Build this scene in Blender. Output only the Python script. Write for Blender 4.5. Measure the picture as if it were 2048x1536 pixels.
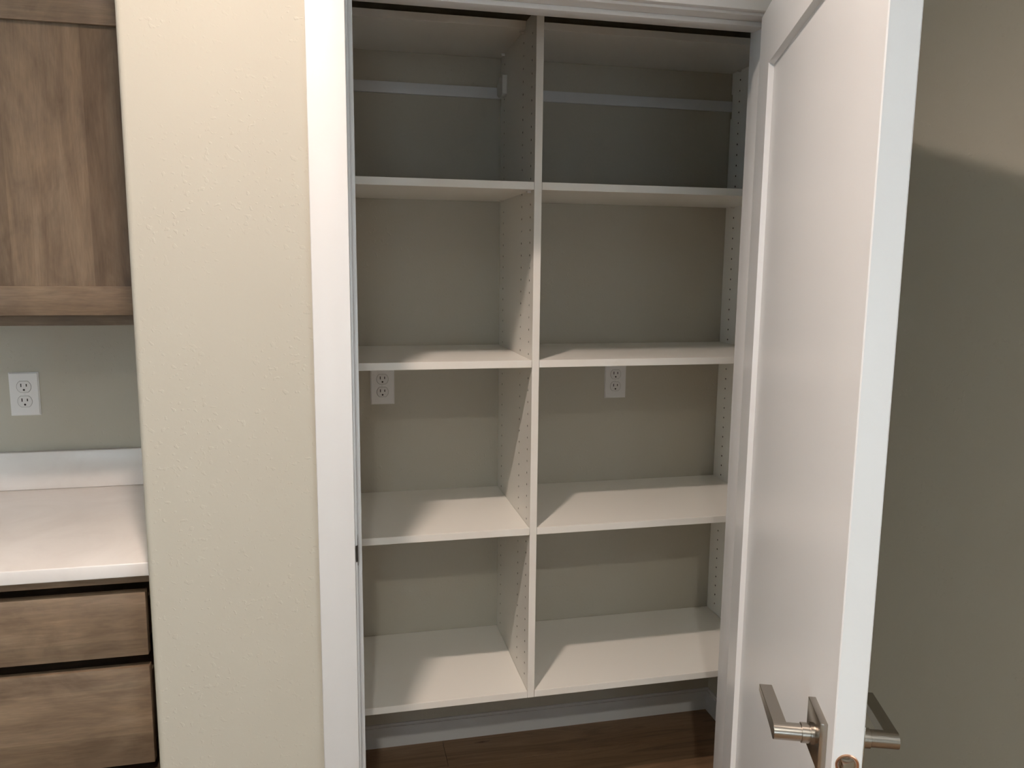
import bpy, bmesh, math, random
from mathutils import Matrix, Vector

for o in list(bpy.data.objects):
    bpy.data.objects.remove(o)
scene = bpy.context.scene
C = scene.collection
random.seed(4)

# ------------------------------------------------------------------ camera
CAM = Vector((-0.5144, -1.9961, 1.5396))
YAW, PITCH, ROLL, FPX = 12.769, -8.495, -0.576, 1606.84
def _rot(y, p, r):
    y, p, r = (math.radians(a) for a in (y, p, r))
    Rz = Matrix(((math.cos(y), math.sin(y), 0), (-math.sin(y), math.cos(y), 0), (0, 0, 1)))
    Rx = Matrix(((1, 0, 0), (0, math.cos(p), -math.sin(p)), (0, math.sin(p), math.cos(p))))
    Ry = Matrix(((math.cos(r), 0, math.sin(r)), (0, 1, 0), (-math.sin(r), 0, math.cos(r))))
    return Rz @ Rx @ Ry
R = _rot(YAW, PITCH, ROLL)
right, fwd, up = R.col[0], R.col[1], R.col[2]
cam_d = bpy.data.cameras.new('camera')
cam_d.sensor_fit = 'HORIZONTAL'
cam_d.sensor_width = 36.0
cam_d.lens = FPX / 2048.0 * 36.0
cam_d.clip_start = 0.02
cam = bpy.data.objects.new('camera', cam_d)
C.objects.link(cam)
M = Matrix((right, up, -fwd)).transposed().to_4x4()
M.translation = CAM
cam.matrix_world = M
scene.camera = cam

# ------------------------------------------------------------------ world / light / exposure
SKY = 7.6                      # daylight outside the windows
CAN1 = 156.0                   # recessed ceiling lamps (spot watts)
CAN2 = 262.0
BEAM1, BEAM2 = 141.0, 150.0    # full beam angles of the lamps
LAMP1, LAMP2 = (1.0, 0.815, 0.70), (1.0, 0.93, 0.83)
WINS = {'right': (-3.75, -2.45, 0.55, 2.25), 'left': (-2.9, -1.9, 0.95, 2.15), 'back': (-1.45, -0.70, 0.75, 1.75)}   # along-wall range, z range; left and back windows added as fill light
world = bpy.data.worlds.new('world')
scene.world = world
world.use_nodes = True
bg = world.node_tree.nodes['Background']
bg.inputs['Color'].default_value = (0.76, 0.89, 1.0, 1)
bg.inputs['Strength'].default_value = SKY
X_LEFT, Y_BACK, XW = -3.6, -5.2, 0.6600
for side, (a0, a1, z0, z1) in WINS.items():
    pd = bpy.data.lights.new('window_portal', 'AREA')
    pd.shape = 'RECTANGLE'
    pd.size, pd.size_y = a1 - a0, z1 - z0
    pd.cycles.is_portal = True
    po = bpy.data.objects.new('window_portal', pd)
    am, zm = (a0 + a1) / 2, (z0 + z1) / 2
    po.location = {'right': (XW + 0.10, am, zm), 'left': (X_LEFT - 0.10, am, zm), 'back': (am, Y_BACK - 0.10, zm)}[side]
    po.rotation_euler = (math.radians(90), 0, {'right': math.radians(90), 'left': math.radians(-90), 'back': 0}[side])
    C.objects.link(po)
scene.view_settings.view_transform = 'Standard'
scene.view_settings.look = 'None'
scene.view_settings.gamma = 1
scene.view_settings.use_curve_mapping = False
scene.view_settings.exposure = 0.14

# ------------------------------------------------------------------ measured dimensions (metres)
YW = -0.4025          # room face of the closet wall
YWB = -0.2885         # closet face of the same wall
D = 0.4220            # closet back wall
JL, JR = -0.4714, 0.4040      # jamb faces
ZH = 2.0495           # head jamb underside
XC = -0.8694          # outside corner of the closet wall
XCL, XCR = -0.7512, 0.7512    # closet side walls
XR = 0.7313           # organizer right panel inner face
S = [1.7430, 1.2944, 0.8445, 0.3788]   # shelf tops
TOPB, TOPF = 2.1342, 0.1057
T = 0.019
YA = 0.3150           # alcove back wall
CEIL = 2.805

# ------------------------------------------------------------------ materials
def mat(name, col, rough=0.5, metal=0.0, spec=0.5, coat=0.0):
    m = bpy.data.materials.new(name)
    m.use_nodes = True
    b = m.node_tree.nodes['Principled BSDF']
    b.inputs['Base Color'].default_value = (*col, 1)
    b.inputs['Roughness'].default_value = rough
    b.inputs['Metallic'].default_value = metal
    b.inputs['Specular IOR Level'].default_value = spec
    b.inputs['Coat Weight'].default_value = coat
    return m
def nd(m, t, **kw):
    n = m.node_tree.nodes.new(t)
    for k, v in kw.items():
        setattr(n, k, v)
    return n
def lk(m, a, b):
    m.node_tree.links.new(a, b)
def coords(m, scale=(1, 1, 1), rot=(0, 0, 0), loc=(0, 0, 0)):
    tc = nd(m, 'ShaderNodeTexCoord')
    mp = nd(m, 'ShaderNodeMapping')
    mp.inputs['Scale'].default_value = scale
    mp.inputs['Rotation'].default_value = rot
    mp.inputs['Location'].default_value = loc
    lk(m, tc.outputs['Object'], mp.inputs['Vector'])
    return mp.outputs['Vector']
def noise(m, vec, scale, detail=3, rough=0.5, dist=0.0):
    n = nd(m, 'ShaderNodeTexNoise')
    n.inputs['Scale'].default_value = scale
    n.inputs['Detail'].default_value = detail
    n.inputs['Roughness'].default_value = rough
    n.inputs['Distortion'].default_value = dist
    lk(m, vec, n.inputs['Vector'])
    return n.outputs['Fac']
def ramp(m, fac, stops):
    r = nd(m, 'ShaderNodeValToRGB')
    e = r.color_ramp.elements
    while len(e) < len(stops):
        e.new(0.5)
    for el, (p, c) in zip(e, stops):
        el.position = p
        el.color = (*c, 1) if len(c) == 3 else c
    lk(m, fac, r.inputs['Fac'])
    return r.outputs['Color']
def bsdf(m):
    return m.node_tree.nodes['Principled BSDF']
def bump(m, h, strength, dist):
    b = nd(m, 'ShaderNodeBump')
    b.inputs['Strength'].default_value = strength
    b.inputs['Distance'].default_value = dist
    lk(m, h, b.inputs['Height'])
    lk(m, b.outputs['Normal'], bsdf(m).inputs['Normal'])
def mix(m, fac, a, b, mode='MIX'):
    n = nd(m, 'ShaderNodeMix', data_type='RGBA', blend_type=mode)
    if isinstance(fac, (int, float)):
        n.inputs['Factor'].default_value = fac
    else:
        lk(m, fac, n.inputs['Factor'])
    for s, v in ((6, a), (7, b)):
        if isinstance(v, tuple):
            n.inputs[s].default_value = (*v, 1)
        else:
            lk(m, v, n.inputs[s])
    return n.outputs[2]

def wall_paint(name, col):
    m = mat(name, col, 0.62, spec=0.35)
    v = coords(m)
    # spray texture: sparse small raised flecks over a faint orange peel
    blobs = ramp(m, noise(m, v, 105, 1.5, 0.4, 0.2), [(0.63, (0, 0, 0)), (0.71, (1, 1, 1))])
    sel = ramp(m, noise(m, v, 9, 1, 0.5), [(0.34, (0.10, 0.10, 0.10)), (0.60, (1, 1, 1))])
    fl = mix(m, 1.0, blobs, sel, 'MULTIPLY')
    fine = noise(m, v, 130, 2, 0.5)
    bw = nd(m, 'ShaderNodeMath', operation='MULTIPLY_ADD')
    lk(m, fine, bw.inputs[0])
    bw.inputs[1].default_value = 0.30
    lk(m, fl, bw.inputs[2])
    bump(m, bw.outputs[0], 0.5, 0.0006)
    return m
PAINT = wall_paint('greige_wall_paint', (0.51, 0.482, 0.405))
CEILM = mat('ceiling_paint', (0.80, 0.79, 0.76), 0.8, spec=0.2)
TRIM = mat('white_trim_paint', (0.68, 0.68, 0.672), 0.34)
DOORM = mat('white_door_paint', (0.82, 0.83, 0.835), 0.30)
_v = coords(DOORM, (30, 30, 1.2))
bump(DOORM, noise(DOORM, _v, 14, 3), 0.06, 0.0005)
MEL = mat('white_melamine', (0.90, 0.885, 0.83), 0.42)
_v = coords(MEL)
bump(MEL, noise(MEL, _v, 700, 2), 0.04, 0.0002)
HOLE_SHADE = mat('board_core_painted_shade', (0.045, 0.035, 0.026), 0.9)  # raw board in the pin holes, darkened to paint in their shade
PLASTIC = mat('white_plastic', (0.80, 0.79, 0.78), 0.33)
BRACK = mat('white_bracket_plastic', (0.74, 0.73, 0.69), 0.45)
RAILM = mat('painted_rail_metal', (0.70, 0.71, 0.72), 0.4)
BLACK = mat('black_slot', (0.008, 0.007, 0.006), 0.6)
SEAM = mat('receptacle_plastic', (0.76, 0.75, 0.74), 0.3)
NICKEL = mat('satin_nickel', (0.42, 0.385, 0.34), 0.25, metal=1.0)
_v = coords(NICKEL)
bump(NICKEL, noise(NICKEL, _v, 900, 2), 0.04, 0.0002)
BRONZE = mat('copper_latch_ring', (0.62, 0.36, 0.24), 0.3, metal=1.0)
STRIKE = mat('dark_strike_metal', (0.10, 0.09, 0.08), 0.45, metal=0.8)
QUARTZ = mat('white_quartz', (0.80, 0.765, 0.735), 0.22)
_v = coords(QUARTZ)
_q = ramp(QUARTZ, noise(QUARTZ, _v, 4.5, 6, 0.6, 1.5), [(0.35, (0.78, 0.745, 0.715)), (0.6, (0.83, 0.80, 0.77))])
lk(QUARTZ, _q, bsdf(QUARTZ).inputs['Base Color'])
GLASS = mat('window_glass', (0.95, 0.97, 0.97), 0.0)
bsdf(GLASS).inputs['Transmission Weight'].default_value = 1.0
bsdf(GLASS).inputs['IOR'].default_value = 1.05
LENS = mat('lamp_lens', (0.9, 0.9, 0.9), 0.5)
bsdf(LENS).inputs['Emission Color'].default_value = (*LAMP1, 1)
bsdf(LENS).inputs['Emission Strength'].default_value = 3.0
GRASS = mat('lawn', (0.16, 0.20, 0.09), 0.9)

def maple(name, grain, stave, seed, dark=1.0):
    """stained maple: grain axis 'x' or 'z', glued staves across the other axis"""
    m = mat(name, (0.2, 0.15, 0.1), 0.42, spec=0.4)
    gs = (0.9, 6, 9) if grain == 'x' else (9, 6, 0.9)
    v = coords(m, gs, loc=(seed, seed * .7, seed * 1.3))
    g1 = noise(m, v, 3.2, 6, 0.62, 0.9)
    v2 = coords(m, (2.2, 4, 4.2) if grain == 'x' else (4.2, 4, 1.6), loc=(seed * 2, 0, seed))
    g2 = noise(m, v2, 2.1, 5, 0.6, 1.6)
    v3 = coords(m, (14, 60, 170) if grain == 'x' else (170, 60, 14))
    g3 = noise(m, v3, 2.0, 2, 0.5)
    c1 = ramp(m, g1, [(0.28, (0.160, 0.110, 0.071)), (0.5, (0.215, 0.152, 0.101)), (0.74, (0.275, 0.207, 0.142))])
    c2 = ramp(m, g2, [(0.28, (0.66, 0.64, 0.62)), (0.5, (1, 1, 1)), (0.72, (1.25, 1.24, 1.18))])
    col = mix(m, 0.8, c1, c2, 'MULTIPLY')
    # staves
    tc = nd(m, 'ShaderNodeTexCoord')
    sp = nd(m, 'ShaderNodeSeparateXYZ')
    lk(m, tc.outputs['Object'], sp.inputs[0])
    q = nd(m, 'ShaderNodeMath', operation='MULTIPLY_ADD')
    lk(m, sp.outputs['Z' if grain == 'x' else 'X'], q.inputs[0])
    q.inputs[1].default_value = 1.0 / stave
    q.inputs[2].default_value = seed
    fl = nd(m, 'ShaderNodeMath', operation='FLOOR')
    lk(m, q.outputs[0], fl.inputs[0])
    wn = nd(m, 'ShaderNodeTexWhiteNoise', noise_dimensions='1D')
    lk(m, fl.outputs[0], wn.inputs['W'])
    st = ramp(m, wn.outputs['Value'], [(0.0, (0.80, 0.77, 0.74)), (0.5, (0.98, 0.97, 0.96)), (1.0, (1.14, 1.13, 1.12))])
    col = mix(m, 1.0, col, st, 'MULTIPLY')
    c3 = ramp(m, g3, [(0.3, (0.83 * dark, 0.83 * dark, 0.83 * dark)), (0.7, (0.99 * dark,) * 3)])
    col = mix(m, 1.0, col, c3, 'MULTIPLY')
    lk(m, col, bsdf(m).inputs['Base Color'])
    bump(m, g3, 0.06, 0.0004)
    return m
MAPLE_V = maple('stained_maple_upright', 'z', 0.082, 3.1)
MAPLE_H = maple('stained_maple_level', 'x', 0.105, 7.7)
MAPLE_F = maple('stained_maple_frame', 'x', 0.5, 1.9, 0.9)

def plank_mat():
    m = mat('oak_plank', (0.2, 0.14, 0.09), 0.45, spec=0.4)
    oi = nd(m, 'ShaderNodeObjectInfo')
    tc = nd(m, 'ShaderNodeTexCoord')
    ad = nd(m, 'ShaderNodeVectorMath', operation='MULTIPLY_ADD')
    cb = nd(m, 'ShaderNodeCombineXYZ')
    for i in range(3):
        lk(m, oi.outputs['Random'], cb.inputs[i])
    lk(m, cb.outputs[0], ad.inputs[0])
    ad.inputs[1].default_value = (31, 17, 7)
    lk(m, tc.outputs['Object'], ad.inputs[2])
    mp = nd(m, 'ShaderNodeMapping')
    mp.inputs['Scale'].default_value = (0.8, 9, 1)
    lk(m, ad.outputs[0], mp.inputs['Vector'])
    g = noise(m, mp.outputs['Vector'], 3.0, 7, 0.65, 1.2)
    mp2 = nd(m, 'ShaderNodeMapping')
    mp2.inputs['Scale'].default_value = (4.5, 16, 1)
    lk(m, ad.outputs[0], mp2.inputs['Vector'])
    k = noise(m, mp2.outputs['Vector'], 1.5, 3, 0.5, 0.5)
    c = ramp(m, g, [(0.25, (0.10, 0.057, 0.030)), (0.5, (0.225, 0.140, 0.078)), (0.78, (0.32, 0.212, 0.128))])
    kn = ramp(m, k, [(0.26, (0.35, 0.3, 0.27)), (0.36, (1, 1, 1))])
    c = mix(m, 1.0, c, kn, 'MULTIPLY')
    tn = ramp(m, oi.outputs['Random'], [(0, (0.86, 0.85, 0.84)), (1, (1.08, 1.07, 1.05))])
    c = mix(m, 1.0, c, tn, 'MULTIPLY')
    lk(m, c, bsdf(m).inputs['Base Color'])
    bump(m, g, 0.12, 0.0006)
    return m
PLANK = plank_mat()
SUB = mat('subfloor', (0.06, 0.045, 0.03), 0.8)

# ------------------------------------------------------------------ mesh helpers
def mesh_obj(name, bm, m, parent=None, smooth=False):
    me = bpy.data.meshes.new(name)
    bmesh.ops.recalc_face_normals(bm, faces=bm.faces)
    bm.to_mesh(me)
    bm.free()
    me.materials.append(m)
    if smooth:
        for p in me.polygons:
            p.use_smooth = True
        me.set_sharp_from_angle(angle=math.radians(35))
    o = bpy.data.objects.new(name, me)
    C.objects.link(o)
    if parent is not None:
        o.parent = parent
    return o
def add_box(bm, x0, x1, y0, y1, z0, z1, org=(0, 0, 0)):
    vs = [bm.verts.new((x - org[0], y - org[1], z - org[2])) for x in (x0, x1) for y in (y0, y1) for z in (z0, z1)]
    for f in ((0, 1, 3, 2), (4, 6, 7, 5), (0, 4, 5, 1), (2, 3, 7, 6), (0, 2, 6, 4), (1, 5, 7, 3)):
        bm.faces.new([vs[i] for i in f])
    return bm
def bev(bm, w, seg=2):
    bmesh.ops.recalc_face_normals(bm, faces=bm.faces)
    bmesh.ops.bevel(bm, geom=list(bm.edges), offset=w, segments=seg, profile=0.5, affect='EDGES')
def box(name, b, m, parent=None, org=(0, 0, 0), bevel=0.0, seg=2):
    bm = bmesh.new()
    add_box(bm, *b, org=org)
    if bevel:
        bev(bm, bevel, seg)
    return mesh_obj(name, bm, m, parent, smooth=bevel > 0)
def add_prism(bm, pts, z0, z1):
    lo = [bm.verts.new((x, y, z0)) for x, y in pts]
    hi = [bm.verts.new((x, y, z1)) for x, y in pts]
    n = len(pts)
    bm.faces.new(lo[::-1])
    bm.faces.new(hi)
    for i in range(n):
        bm.faces.new((lo[i], lo[(i + 1) % n], hi[(i + 1) % n], hi[i]))
    return bm
def add_cyl(bm, p0, p1, r0, r1=None, seg=24, caps=True):
    r1 = r0 if r1 is None else r1
    p0, p1 = Vector(p0), Vector(p1)
    ax = (p1 - p0).normalized()
    a = ax.orthogonal().normalized()
    b = ax.cross(a)
    A, B = [], []
    for i in range(seg):
        t = 2 * math.pi * i / seg
        d = a * math.cos(t) + b * math.sin(t)
        A.append(bm.verts.new(p0 + d * r0))
        B.append(bm.verts.new(p1 + d * r1))
    for i in range(seg):
        j = (i + 1) % seg
        bm.faces.new((A[i], A[j], B[j], B[i]))
    if caps:
        bm.faces.new(A[::-1])
        bm.faces.new(B)
    return bm
def empty(name, loc=(0, 0, 0), rz=0.0):
    o = bpy.data.objects.new(name, None)
    o.empty_display_size = 0.05
    o.location = loc
    o.rotation_euler = (0, 0, rz)
    C.objects.link(o)
    return o
def tag(o, label, cat, group=None):
    o['label'] = label
    o['category'] = cat
    if group:
        o['group'] = group
    return o
def struct(o, label=None):
    o['kind'] = 'structure'
    if label:
        o['label'] = label
    return o

# ------------------------------------------------------------------ room shell
# floor: sub floor with separate planks running along x
FX0, FX1, FY0, FY1 = X_LEFT, XCR, Y_BACK, D
floor = struct(box('floor', (FX0 - .1, FX1 + .1, FY0 - .1, FY1 + .1, -0.10, -0.006), SUB), 'brown oak plank floor')
PW, PL, G = 0.180, 1.22, 0.0007
pm = None
def plank_mesh(l, w):
    bm = bmesh.new()
    add_box(bm, G, l - G, G, w - G, -0.0065, 0.0)
    top = [e for e in bm.edges if all(v.co.z > -0.001 for v in e.verts)]
    bmesh.ops.bevel(bm, geom=top, offset=0.0008, segments=1, affect='EDGES')
    me = bpy.data.meshes.new('plank')
    bmesh.ops.recalc_face_normals(bm, faces=bm.faces)
    bm.to_mesh(me)
    bm.free()
    me.materials.append(PLANK)
    return me
full = plank_mesh(PL, PW)
y = 0.2712 + PW
row = 0
while y > FY0:
    y0 = y - PW
    h = PW if y <= FY1 else FY1 - y0
    # the row along the closet back wall has an end joint near x = -0.19
    start = -0.190 - PL * 4 if row == 0 else FX0 - random.uniform(0.1, PL)
    if row == 1:
        start = -0.455 - PL * 3
    x = start
    while x < FX1:
        a, b = max(x, FX0), min(x + PL, FX1)
        # past the closet the floor ends at the right wall
        if y0 < YW - 0.05:
            b = min(b, XW)
        if b - a > 0.03:
            me = full if (b - a > PL - 1e-4 and h == PW) else plank_mesh(b - a, h)
            o = bpy.data.objects.new('floor_plank', me)
            C.objects.link(o)
            o.parent = floor
            o.location = (a, y0, 0)
        x += PL
    y -= PW
    row += 1

struct(box('ceiling', (X_LEFT - .1, XCR + .1, Y_BACK - .1, D + .1, CEIL, CEIL + 0.1), CEILM))

# closet wall: L-shaped, rounded outside corner, door opening
bm = bmesh.new()
rr = 0.011
arc = [(XC + rr - rr * math.cos(t), YW + rr - rr * math.sin(t)) for t in [math.radians(a) for a in range(0, 91, 15)]]
oL, oR, oT = JL - 0.020, JR + 0.020, ZH + 0.020
add_prism(bm, arc + [(oL, YW), (oL, YWB), (XCL, YWB), (XCL, D + 0.1), (XC, D + 0.1)], -0.006, CEIL)
add_prism(bm, [(oL, YW), (oR, YW), (oR, YWB), (oL, YWB)], oT, CEIL)
add_prism(bm, [(oR, YW), (XW + 0.0, YW), (XW + 0.0, YWB), (oR, YWB)], -0.006, CEIL)
wf = struct(mesh_obj('wall_front', bm, PAINT), 'light greige textured wall around the closet doorway')
for p in wf.data.polygons:
    if abs(p.normal.z) < 0.1 and p.area < 0.02:
        p.use_smooth = False
struct(box('wall_closet_back', (XCL, XCR + 0.1, D, D + 0.1, -0.006, CEIL), PAINT))
struct(box('wall_closet_right', (XCR, XCR + 0.1, YWB, D, -0.006, CEIL), PAINT))
struct(box('wall_alcove', (X_LEFT, XC, YA, YA + 0.1, -0.006, CEIL), PAINT))
TW = 0.11
def outer_wall(side, lo, hi, label=None):
    """wall with an optional window; runs along y for left/right, along x for back"""
    def bxs(bm, a, b, z0, z1, t0=0.0, t1=TW):
        if side == 'right':
            add_box(bm, XW + t0, XW + t1, a, b, z0, z1)
        elif side == 'left':
            add_box(bm, X_LEFT - t1, X_LEFT - t0, a, b, z0, z1)
        else:
            add_box(bm, a, b, Y_BACK - t1, Y_BACK - t0, z0, z1)
        return bm
    bm = bmesh.new()
    if side in WINS:
        a0, a1, z0, z1 = WINS[side]
        for r in ((lo, a0, -0.006, CEIL), (a1, hi, -0.006, CEIL), (a0, a1, -0.006, z0), (a0, a1, z1, CEIL)):
            bxs(bm, *r)
    else:
        bxs(bm, lo, hi, -0.006, CEIL)
    struct(mesh_obj('wall_' + side, bm, PAINT), label)
    if side in WINS:
        n = 1 + list(WINS).index(side)
        w = struct(empty('window_%d' % n), 'unseen white framed window letting daylight into the room')  # left one added to brighten the door face, back one the closet
        m = (a0 + a1) / 2
        F = 0.05
        for nm, r in (('window_frame', (a0, a0 + F, z0, z1)), ('window_frame', (a1 - F, a1, z0, z1)), ('window_frame', (a0 + F, a1 - F, z0, z0 + F)),
                      ('window_frame', (a0 + F, a1 - F, z1 - F, z1)), ('mullion', (m - .02, m + .02, z0 + F, z1 - F))):
            mesh_obj(nm, bxs(bmesh.new(), *r, 0.03, 0.09), TRIM, w)
        for r in ((a0 + F, m - .02), (m + .02, a1 - F)):
            mesh_obj('pane', bxs(bmesh.new(), *r, z0 + F, z1 - F, 0.058, 0.062), GLASS, w)
outer_wall('right', Y_BACK, YWB, 'greige side wall behind the open door')
outer_wall('left', Y_BACK, YA + 0.1)
outer_wall('back', X_LEFT - TW, XW + TW)

# baseboards
def baseboard(name, x0, x1, y0, y1, side, h=0.0755):
    bm = bmesh.new()
    add_box(bm, x0, x1, y0, y1, 0.0, h)
    ed = []
    for e in bm.edges:
        c = (e.verts[0].co + e.verts[1].co) / 2
        if c.z > h - 1e-4 and ((side == '-y' and abs(c.y - y0) < 1e-5) or (side == '-x' and abs(c.x - x0) < 1e-5) or (side == '+x' and abs(c.x - x1) < 1e-5)):
            ed.append(e)
    bmesh.ops.recalc_face_normals(bm, faces=bm.faces)
    bmesh.ops.bevel(bm, geom=ed, offset=0.007, segments=3, affect='EDGES')
    return struct(mesh_obj(name, bm, TRIM, smooth=True))
baseboard('baseboard_closet_back', XCL, XCR, D - 0.012, D, '-y')
baseboard('baseboard_closet_right', XCR - 0.012, XCR, YWB, D - 0.012, '-x')
baseboard('baseboard_closet_left', XCL, XCL + 0.012, YWB, D - 0.012, '+x')
baseboard('baseboard_front', XC + 0.01, JL - 0.005 - 0.0712, YW - 0.012, YW, '-y', 0.1)
baseboard('baseboard_right', XW - 0.012, XW, Y_BACK, YW, '-x', 0.1)

# ------------------------------------------------------------------ door frame (jambs, stops, casing)
tr = struct(empty('trim_1', (JL, YW, 0)), 'white door frame and flat casing around the closet opening')
og = tuple(tr.location)
CW, CT, RV = 0.0712, 0.017, 0.005
def tb(nm, b, bv=0.0012):
    return box(nm, b, TRIM, tr, og, bv, 2)
tb('jamb', (JL - 0.0195, JL, YW, YWB, 0, ZH + 0.0195))
tb('jamb', (JR, JR + 0.0195, YW, YWB, 0, ZH + 0.0195))
tb('jamb', (JL, JR, YW, YWB, ZH, ZH + 0.0195))
SY0, SY1, ST = YW + 0.0372, YW + 0.0372 + 0.0434, 0.0102
tb('door_stop', (JL, JL + ST, SY0, SY1, 0, ZH), 0.0018)
tb('door_stop', (JR - ST, JR, SY0, SY1, 0, ZH), 0.0018)
tb('door_stop', (JL + ST, JR - ST, SY0, SY1, ZH - ST, ZH), 0.0018)
tb('casing', (JL - RV - CW, JL - RV, YW - CT, YW, 0, ZH + RV), 0.0022)
tb('casing', (JR + RV, JR + RV + CW, YW - CT, YW, 0, ZH + RV), 0.0022)
tb('casing', (JL - RV - CW, JR + RV + CW, YW - CT, YW, ZH + RV, ZH + RV + CW), 0.0022)
# strike plate let into the left jamb, curled lip towards the room
sp = empty('strike_plate', (JL - og[0], YW + 0.018 - og[1], 0.955 - og[2]))
sp.parent = tr
bm = bmesh.new()
add_box(bm, -0.0005, 0.0012, -0.011, 0.016, -0.0285, 0.0285)
pts = [(0.0012, -0.011), (0.0012, -0.019), (-0.002, -0.0225), (-0.0035, -0.0215), (-0.0005, -0.0185), (-0.0005, -0.011)]
lo = [bm.verts.new((x, yy, -0.017)) for x, yy in pts]
hi = [bm.verts.new((x, yy, 0.017)) for x, yy in pts]
bm.faces.new(lo[::-1]); bm.faces.new(hi)
for i in range(6):
    bm.faces.new((lo[i], lo[(i + 1) % 6], hi[(i + 1) % 6], hi[i]))
bpy.data.objects.remove(sp)
so = mesh_obj('strike_plate', bm, STRIKE, tr)
so.location = (0, 0.018, 0.955)
so['label'] = 'dark metal strike plate'

# ------------------------------------------------------------------ door
TH = math.radians(69.477)
DW, DT = 0.864, 0.035
DZ0, DZ1 = 0.012, 2.0442
door = struct(empty('door_1', (0.3648, -0.4058, 0), TH + math.pi), 'white one-panel door standing open with a satin nickel lever')
# local x = from the hinge edge to the latch edge, local y = from the closet face to the room face
U0, U1, W0, W1 = 0.116, 0.748, DZ0 + 0.235, DZ1 - 0.114
RD, SL = 0.010, 0.0045
def rect(u0, u1, z0, z1, w):
    return [(u0, w, z0), (u1, w, z0), (u1, w, z1), (u0, w, z1)]
bm = bmesh.new()
def ring(a, b):
    for i in range(4):
        j = (i + 1) % 4
        bm.faces.new((a[i], a[j], b[j], b[i]))
V = lambda pts: [bm.verts.new(p) for p in pts]
e = 0.0015
fo = V(rect(e, DW - e, DZ0, DZ1, 0)); so1 = V(rect(0, DW, DZ0, DZ1, e)); so2 = V(rect(0, DW, DZ0, DZ1, DT - e)); bo = V(rect(e, DW - e, DZ0, DZ1, DT))
fi = V(rect(U0, U1, W0, W1, 0)); fr = V(rect(U0 + SL, U1 - SL, W0 + SL, W1 - SL, RD))
bi = V(rect(U0, U1, W0, W1, DT)); br = V(rect(U0 + SL, U1 - SL, W0 + SL, W1 - SL, DT - RD))
ring(fo, fi); ring(fi, fr); ring(fr, br); ring(br, bi); ring(bi, bo); ring(bo, so2); ring(so2, so1); ring(so1, fo)
df = mesh_obj('door_frame', bm, DOORM, door)
box('panel', (U0 + SL, U1 - SL, RD, DT - RD, W0 + SL, W1 - SL), DOORM, door)
# lever sets on both faces
LU, LZ = 0.805, 0.951
def lever(side):
    # side -1: closet face (w = 0, outwards is -y); +1: room face (w = DT)
    w0 = 0.0 if side < 0 else DT
    f = lambda d: w0 + side * d
    h = empty('lever_handle', (LU, w0, LZ))
    h.parent = door
    h['label'] = 'satin nickel lever on a square rose'
    og = (LU, w0, LZ)
    a, b = sorted((f(0.0), f(0.0095)))
    box('rose', (LU - 0.0325, LU + 0.0325, a, b, LZ - 0.0325, LZ + 0.0325), NICKEL, h, og, 0.0008, 2)
    bm = bmesh.new()
    P = lambda d: (0, side * d, 0)
    add_cyl(bm, P(0.0095), P(0.0135), 0.0135)
    add_cyl(bm, P(0.0135), P(0.0155), 0.0115)
    add_cyl(bm, P(0.0155), P(0.024), 0.0125)
    add_cyl(bm, P(0.024), P(0.0250), 0.0105)
    add_cyl(bm, P(0.025), P(0.0585), 0.0108)
    mesh_obj('neck', bm, NICKEL, h, smooth=True)
    # flat blade, leaving the neck towards the hinge side
    bm = bmesh.new()
    d0, d1 = 0.0415, 0.0588
    prof = [(0.006, 0.0), (-0.004, -0.0095), (-0.015, -0.0075), (-0.105, -0.0035), (-0.105, 0.0062), (-0.008, 0.0102), (0.0, 0.0106), (0.005, 0.008)]
    A = [bm.verts.new((u, side * d0, z)) for u, z in prof]
    B = [bm.verts.new((u, side * d1, z)) for u, z in prof]
    bm.faces.new(A); bm.faces.new(B[::-1])
    for i in range(len(prof)):
        j = (i + 1) % len(prof)
        bm.faces.new((A[i], A[j], B[j], B[i]))
    bev(bm, 0.0006, 1)
    mesh_obj('lever', bm, NICKEL, h, smooth=True)
lever(-1)
lever(1)
# drive-in latch in the door edge
la = empty('latch', (DW, DT / 2, LZ - 0.002))
la.parent = door
bm = bmesh.new()
N = 32
prof = [(0.0138, -0.002), (0.0138, 0.0008), (0.0127, 0.0014), (0.0108, 0.0008), (0.0102, -0.002)]
rings = [[bm.verts.new((x, r * math.cos(2 * math.pi * i / N), r * math.sin(2 * math.pi * i / N))) for i in range(N)] for r, x in prof]
for a, b in zip(rings, rings[1:]):
    for i in range(N):
        j = (i + 1) % N
        bm.faces.new((a[i], a[j], b[j], b[i]))
lr = mesh_obj('latch_ring', bm, BRONZE, la, smooth=True)
lr['label'] = 'copper coloured latch collar'
bm = bmesh.new()
add_cyl(bm, (-0.002, 0, 0), (0.0005, 0, 0), 0.0103)
bm2 = [bm.verts.new(p) for p in ((0, -0.0075, -0.0068), (0, 0.0075, -0.0068), (0, 0.0075, 0.0068), (0, -0.0075, 0.0068), (0.0105, -0.0075, -0.0062), (0.0020, 0.0075, -0.0066), (0.0020, 0.0075, 0.0066), (0.0105, -0.0075, 0.0062))]
for f in ((0, 1, 5, 4), (1, 2, 6, 5), (2, 3, 7, 6), (3, 0, 4, 7), (4, 5, 6, 7)):
    bm.faces.new([bm2[i] for i in f])
mesh_obj('bolt', bm, NICKEL, la, smooth=True)
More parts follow.
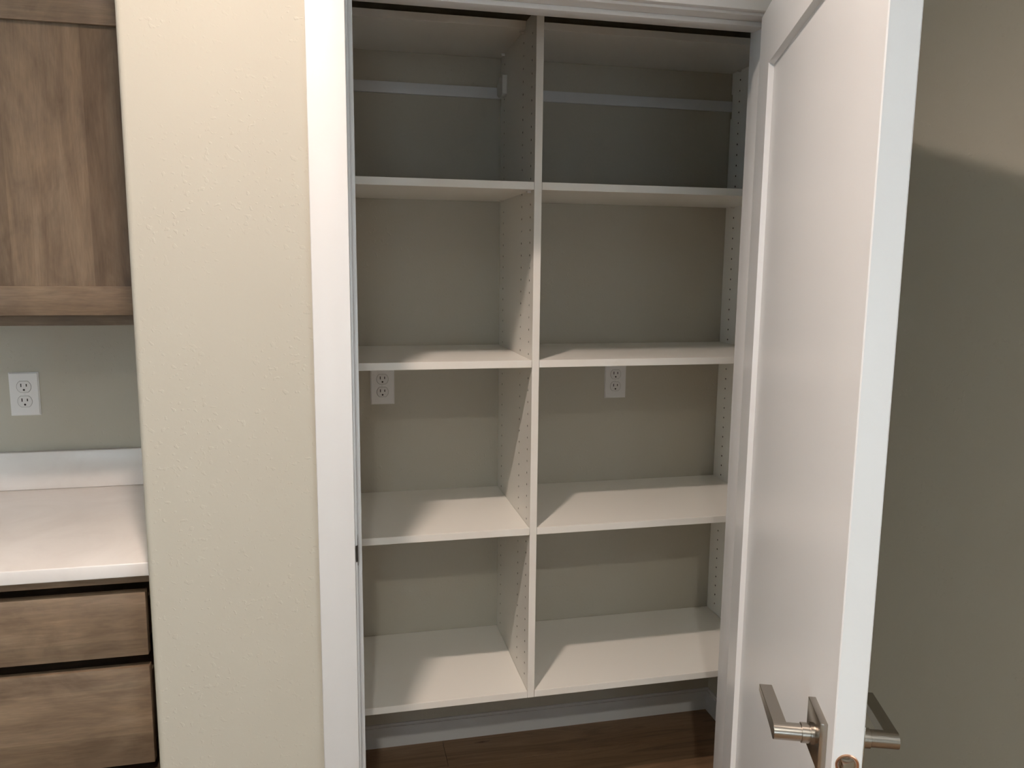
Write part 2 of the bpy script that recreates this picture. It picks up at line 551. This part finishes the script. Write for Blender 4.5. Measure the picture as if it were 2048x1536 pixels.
for hz in (0.20, 1.03, 1.86):
    h = empty('hinge', (-0.002, DT + 0.004, hz))
    h.parent = door
    bm = bmesh.new()
    for k in range(5):
        add_cyl(bm, (0, 0, -0.045 + k * 0.018 + 0.0004), (0, 0, -0.045 + (k + 1) * 0.018 - 0.0004), 0.0055, seg=16)
    mesh_obj('knuckle', bm, NICKEL, h, smooth=True)
    box('hinge_leaf', (-0.0012 + 0.002, 0.0008 + 0.0012, -0.034, -0.003, -0.045, 0.045), NICKEL, h)

# ------------------------------------------------------------------ closet organizer
org = tag(empty('closet_organizer', (0, 0, S[3] - T)), 'white two-column closet shelving unit hung behind the open doorway', 'shelving unit')
og = tuple(org.location)
ZB, ZT = S[3] - T, TOPB + T
HZ = [1.30619 + 0.032 * k for k in range(-28, 26)]
HY = (0.0405, 0.1348, 0.3677)
def panel(name, x0, x1, faces):
    bm = bmesh.new()
    add_box(bm, x0, x1, 0.0, D - 0.0008, ZB, ZT, org=og)
    bev(bm, 0.0005, 1)
    o = mesh_obj(name, bm, MEL, org)
    cb = bmesh.new()
    for fx, sgn in faces:
        for yy in HY:
            for z in HZ:
                add_cyl(cb, (fx + sgn * 0.002 - og[0], yy, z - og[2]), (fx - sgn * 0.0085 - og[0], yy, z - og[2]), 0.0029, seg=8)
    add_box(cb, x0 - 0.01, x1 + 0.01, D - 0.0088, D + 0.02, 1.998, 2.0715, org=og)
    cut = mesh_obj('cutter', cb, BLACK)
    cut.parent = org
    md = o.modifiers.new('holes', 'BOOLEAN')
    md.operation = 'DIFFERENCE'
    md.solver = 'EXACT'
    md.object = cut
    dg = bpy.context.evaluated_depsgraph_get()
    me = bpy.data.meshes.new_from_object(o.evaluated_get(dg))
    o.modifiers.clear()
    o.data = me
    me.name = name
    me.materials.clear()
    me.materials.append(MEL)
    me.materials.append(HOLE_SHADE)
    for p in me.polygons:
        c = p.center
        dy = min(abs(c.y - yy) for yy in HY)
        dz = abs(((c.z + og[2] - 1.30619) / 0.032 + 0.5) % 1.0 - 0.5) * 0.032
        inside = x0 + 0.0003 < c.x + og[0] < x1 - 0.0003
        p.material_index = 1 if (inside and dy < 0.0029 and dz < 0.0029 and p.area < 3e-5) else 0
    bpy.data.objects.remove(cut)
    return o
panel('divider_panel', -T / 2, T / 2, ((-T / 2, -1), (T / 2, 1)))
panel('side_panel', XR, XR + T, ((XR, -1),))
panel('side_panel', -XR - T, -XR, ((-XR, 1),))
SG = 0.0009
pin_me = None
for lo_x, hi_x in ((-XR, -T / 2), (T / 2, XR)):
    for z, yf in [(s, 0.0) for s in S] + [(TOPB + T, TOPF)]:
        sh = box('shelf', (lo_x + SG, hi_x - SG, yf, D - 0.002, z - T, z), MEL, org, og, 0.0005, 1)
        if z == S[3]:
            continue
        # pins under the four corners
        for px, sg in ((lo_x, 1), (hi_x, -1)):
            for yy in (HY[0] if yf == 0 else HY[1], HY[2]):
                bm = bmesh.new()
                zc = z - T - 0.0028
                add_cyl(bm, (px - sg * 0.004 - og[0], yy, zc - og[2]), (px + sg * 0.009 - og[0], yy, zc - og[2]), 0.0025, seg=10)
                a, b = sorted((px + sg * 0.0006, px + sg * 0.011))
                add_box(bm, a, b, yy - 0.006, yy + 0.006, z - T - 0.0014, z - T - 0.0002, org=og)
                mesh_obj('shelf_pin', bm, BRACK, org)
# plastic cover over the hanging bracket in the top left corner next to the divider
bm = bmesh.new()
x1 = -T / 2
prof = [(0.331, 2.0690), (0.336, 2.0715), (0.372, 2.0690), (0.4045, 2.0560), (0.4045, 2.0260), (0.380, 2.0150), (0.345, 2.0130), (0.331, 2.0190)]
A = [bm.verts.new((x1 - 0.0145 - og[0], yy, z - og[2])) for yy, z in prof]
B = [bm.verts.new((x1 - og[0], yy, z - og[2])) for yy, z in prof]
bm.faces.new(A); bm.faces.new(B[::-1])
for i in range(len(prof)):
    j = (i + 1) % len(prof)
    bm.faces.new((A[i], A[j], B[j], B[i]))
bev(bm, 0.0012, 2)
bc = mesh_obj('bracket_cover', bm, BRACK, org, smooth=True)
bc['label'] = 'white plastic hanging bracket cover'

# steel hanging rail screwed to the closet back wall
bm = bmesh.new()
add_box(bm, XCL + 0.004, XCR - 0.004, D - 0.0075, D - 0.0001, 2.0195, 2.0508)
bev(bm, 0.0012, 2)
tag(mesh_obj('hanging_rail', bm, RAILM, smooth=True), 'flat white metal hanging rail along the top of the closet back wall', 'rail')

# ------------------------------------------------------------------ outlets
def dshape(w, h, cut):
    """duplex receptacle face: circle flattened at top and bottom"""
    pts = []
    r = w / 2
    a0 = math.asin(min(1, (h / 2) / r))
    for k in range(9):
        t = -a0 + 2 * a0 * k / 8
        pts.append((r * math.cos(t), r * math.sin(t)))
    for k in range(9):
        t = math.pi - a0 + 2 * a0 * k / 8
        pts.append((r * math.cos(t), r * math.sin(t)))
    return pts
def outlet(x, yw, z, label):
    t = tag(empty('wall_outlet', (x, yw, z)), label, 'outlet')
    # local: plate faces -y
    bm = bmesh.new()
    add_box(bm, -0.0355, 0.0355, -0.0055, -0.0002, -0.057, 0.057)
    fe = [e for e in bm.edges if all(v.co.y < -0.005 for v in e.verts)]
    bmesh.ops.recalc_face_normals(bm, faces=bm.faces)
    bmesh.ops.bevel(bm, geom=fe, offset=0.0028, segments=3, affect='EDGES')
    mesh_obj('face_plate', bm, PLASTIC, t, smooth=True)
    for dz in (0.0195, -0.0195):
        # dark joint ring around the receptacle, then the receptacle face itself
        bm = bmesh.new()
        P = dshape(0.0345, 0.0292, 0)
        Q = dshape(0.0332, 0.0279, 0)
        a = [bm.verts.new((px, -0.0057, pz)) for px, pz in P]
        b = [bm.verts.new((px, -0.0070, pz)) for px, pz in Q]
        bm.faces.new(a[::-1]); bm.faces.new(b)
        for i in range(len(a)):
            j = (i + 1) % len(a)
            bm.faces.new((a[i], a[j], b[j], b[i]))
        rc = mesh_obj('receptacle', bm, SEAM, t)
        rc.location = (0, 0, dz)
        bm = bmesh.new()
        P2 = dshape(0.0360, 0.0306, 0)
        a = [bm.verts.new((px, -0.00556, pz)) for px, pz in P2]
        bm.faces.new(a)
        jr = mesh_obj('joint', bm, JOINT, rc)
        for sx, hh in ((-0.0064, 0.0088), (0.0064, 0.0070)):
            box('slot', (sx - 0.00125, sx + 0.00125, -0.00715, -0.0066, 0.0040 - hh / 2, 0.0040 + hh / 2), BLACK, rc)
        bm = bmesh.new()
        add_cyl(bm, (0, -0.0066, -0.0082), (0, -0.00715, -0.0082), 0.0026, seg=14)
        mesh_obj('ground_hole', bm, BLACK, rc)
    bm = bmesh.new()
    add_cyl(bm, (0, -0.0054, 0), (0, -0.0063, 0), 0.0030, 0.0026, seg=16)
    mesh_obj('screw', bm, SEAM, t)
    return t
JOINT = mat('receptacle_joint', (0.30, 0.29, 0.27), 0.6)
outlet(-0.3665, D, 1.1745, 'white duplex outlet in the left column of the closet shelving')
outlet(0.3723, D, 1.1745, 'white duplex outlet in the right column of the closet shelving')
outlet(-1.3005, YA, 1.190, 'white duplex outlet above the quartz backsplash')

# ------------------------------------------------------------------ alcove: base cabinet, worktop, wall cabinets
XA = XC - 0.001
CTZ = 0.9349
CTF = -0.3185
bc = tag(empty('base_cabinet', (XA - 0.457, 0.0, 0)), 'brown stained maple drawer base under the white counter', 'cabinet')
og = tuple(bc.location)
BX0 = XA - 0.914
FF = -0.281          # face frame front
def bx(nm, b, m, bv=0.0012, par=bc):
    return box(nm, b, m, par, og, bv, 2)
bx('side_panel', (XA - 0.018, XA, FF, YA - 0.001, 0.10, 0.905), MAPLE_F)
bx('side_panel', (BX0, BX0 + 0.018, FF, YA - 0.001, 0.10, 0.905), MAPLE_F)
bx('bottom_panel', (BX0 + 0.018, XA - 0.018, FF, YA - 0.001, 0.10, 0.118), MAPLE_F)
bx('back_panel', (BX0 + 0.018, XA - 0.018, YA - 0.012, YA - 0.001, 0.118, 0.905), MAPLE_F)
bx('toe_kick', (BX0, XA, -0.205, -0.19, 0.0, 0.10), MAPLE_F)
bx('frame_rail', (BX0 + 0.018, XA - 0.018, FF - 0.010, FF + 0.009, 0.8835, 0.905), MAPLE_F)
for z0, z1 in ((0.7295, 0.867), (0.487, 0.7045), (0.125, 0.462)):
    bx('drawer_front', (BX0 + 0.022, XA - 0.028, FF - 0.022, FF - 0.0005, z0, z1), MAPLE_H, 0.0018)
    bx('drawer_box', (BX0 + 0.032, XA - 0.038, FF - 0.0004, YA - 0.08, z0 + 0.012, z1 - 0.040), MAPLE_F)
ct = tag(empty('worktop', (XA - 0.457, 0.0, 0.906)), 'white quartz countertop with a short backsplash over the drawers', 'countertop')
og = tuple(ct.location)
box('slab', (BX0 - 0.9, XA, CTF, YA - 0.0005, 0.9063, CTZ), QUARTZ, ct, og, 0.0022, 3)
box('backsplash', (BX0 - 0.9, XA, 0.296, YA - 0.0005, CTZ + 0.0003, 1.0364), QUARTZ, ct, og, 0.0015, 2)
# second base cabinet carries the rest of the counter
b2 = tag(empty('base_cabinet', (BX0 - 0.45, 0.0, 0)), 'brown stained maple two-door base further along the counter', 'cabinet')
og = tuple(b2.location)
bx('carcass', (BX0 - 0.9, BX0 - 0.0005, FF, YA - 0.001, 0.10, 0.905), MAPLE_F, par=b2)
bx('toe_kick', (BX0 - 0.9, BX0 - 0.0005, -0.205, -0.19, 0.0, 0.10), MAPLE_F, par=b2)
for k in range(2):
    x0 = BX0 - 0.88 + k * 0.435
    bx('door', (x0, x0 + 0.425, FF - 0.022, FF - 0.0005, 0.125, 0.867), MAPLE_V, par=b2)

def wall_cabinet(x0, x1, label):
    w = tag(empty('wall_cabinet', ((x0 + x1) / 2, YA, 1.393)), label, 'cabinet')
    og = tuple(w.location)
    f = -0.015
    z0, z1 = 1.3925, 2.15
    box('carcass', (x0, x1, f, YA - 0.0005, z0, z1), MAPLE_F, w, og, 0.001, 1)
    d = empty('door', ((x0 + x1) / 2 - og[0], f - 0.010 - og[1], 0))
    d.parent = w
    dg = (d.location.x + og[0], d.location.y + og[1], og[2])
    a, b, za, zb = x0 + 0.004, x1 - 0.012, 1.4168, 2.1005
    sw = 0.0645
    y0, y1 = f - 0.0205, f - 0.0005
    box('stile', (a, a + sw, y0, y1, za, zb), MAPLE_V, d, dg, 0.0012, 2)
    box('stile', (b - sw, b, y0, y1, za, zb), MAPLE_V, d, dg, 0.0012, 2)
    box('rail', (a + sw, b - sw, y0, y1, za, za + sw), MAPLE_H, d, dg, 0.0012, 2)
    box('rail', (a + sw, b - sw, y0, y1, zb - sw, zb), MAPLE_H, d, dg, 0.0012, 2)
    box('panel', (a + sw - 0.006, b - sw + 0.006, y0 + 0.009, y1 - 0.003, za + sw - 0.006, zb - sw + 0.006), MAPLE_V, d, dg)
    return w
wall_cabinet(XA - 0.457, XA, 'brown stained maple wall cabinet above the outlet, beside the textured wall')
wall_cabinet(XA - 0.9145, XA - 0.4575, 'brown stained maple wall cabinet further along the counter')

# ------------------------------------------------------------------ recessed ceiling lamps
def can(x, y, watts, beam, col, label):
    t = tag(empty('recessed_light', (x, y, CEIL)), label, 'ceiling light', 'round ceiling lamps')
    bm = bmesh.new()
    N = 40
    prof = [(0.088, -0.0002), (0.088, -0.004), (0.084, -0.006), (0.068, -0.004), (0.066, -0.0002)]
    rings = [[bm.verts.new((r * math.cos(2 * math.pi * i / N), r * math.sin(2 * math.pi * i / N), z)) for i in range(N)] for r, z in prof]
    for a, b in zip(rings, rings[1:]):
        for i in range(N):
            j = (i + 1) % N
            bm.faces.new((a[i], a[j], b[j], b[i]))
    mesh_obj('lamp_trim', bm, PLASTIC, t, smooth=True)
    bm = bmesh.new()
    vs = [bm.verts.new((0.066 * math.cos(2 * math.pi * i / 24), 0.066 * math.sin(2 * math.pi * i / 24), -0.003)) for i in range(24)]
    f = bm.faces.new(vs)
    me = bpy.data.meshes.new('lens')
    bmesh.ops.recalc_face_normals(bm, faces=bm.faces)
    if bm.faces[:][0].normal.z > 0:
        bmesh.ops.reverse_faces(bm, faces=bm.faces)
    bm.to_mesh(me); bm.free()
    me.materials.append(LENS)
    o = bpy.data.objects.new('lens', me)
    C.objects.link(o)
    o.parent = t
    ld = bpy.data.lights.new('lamp', 'SPOT')
    ld.energy = watts
    ld.color = col
    ld.spot_size = math.radians(beam)
    ld.spot_blend = 1.0
    ld.shadow_soft_size = 0.045
    lo = bpy.data.objects.new('lamp', ld)
    lo.location = (0, 0, -0.010)
    C.objects.link(lo)
    lo.parent = t
can(-0.700, -1.042, CAN1, BEAM1, LAMP1, 'round recessed ceiling lamp in front of the closet')
can(-0.700, -3.050, CAN2, BEAM2, LAMP2, 'round recessed ceiling lamp further back in the room')
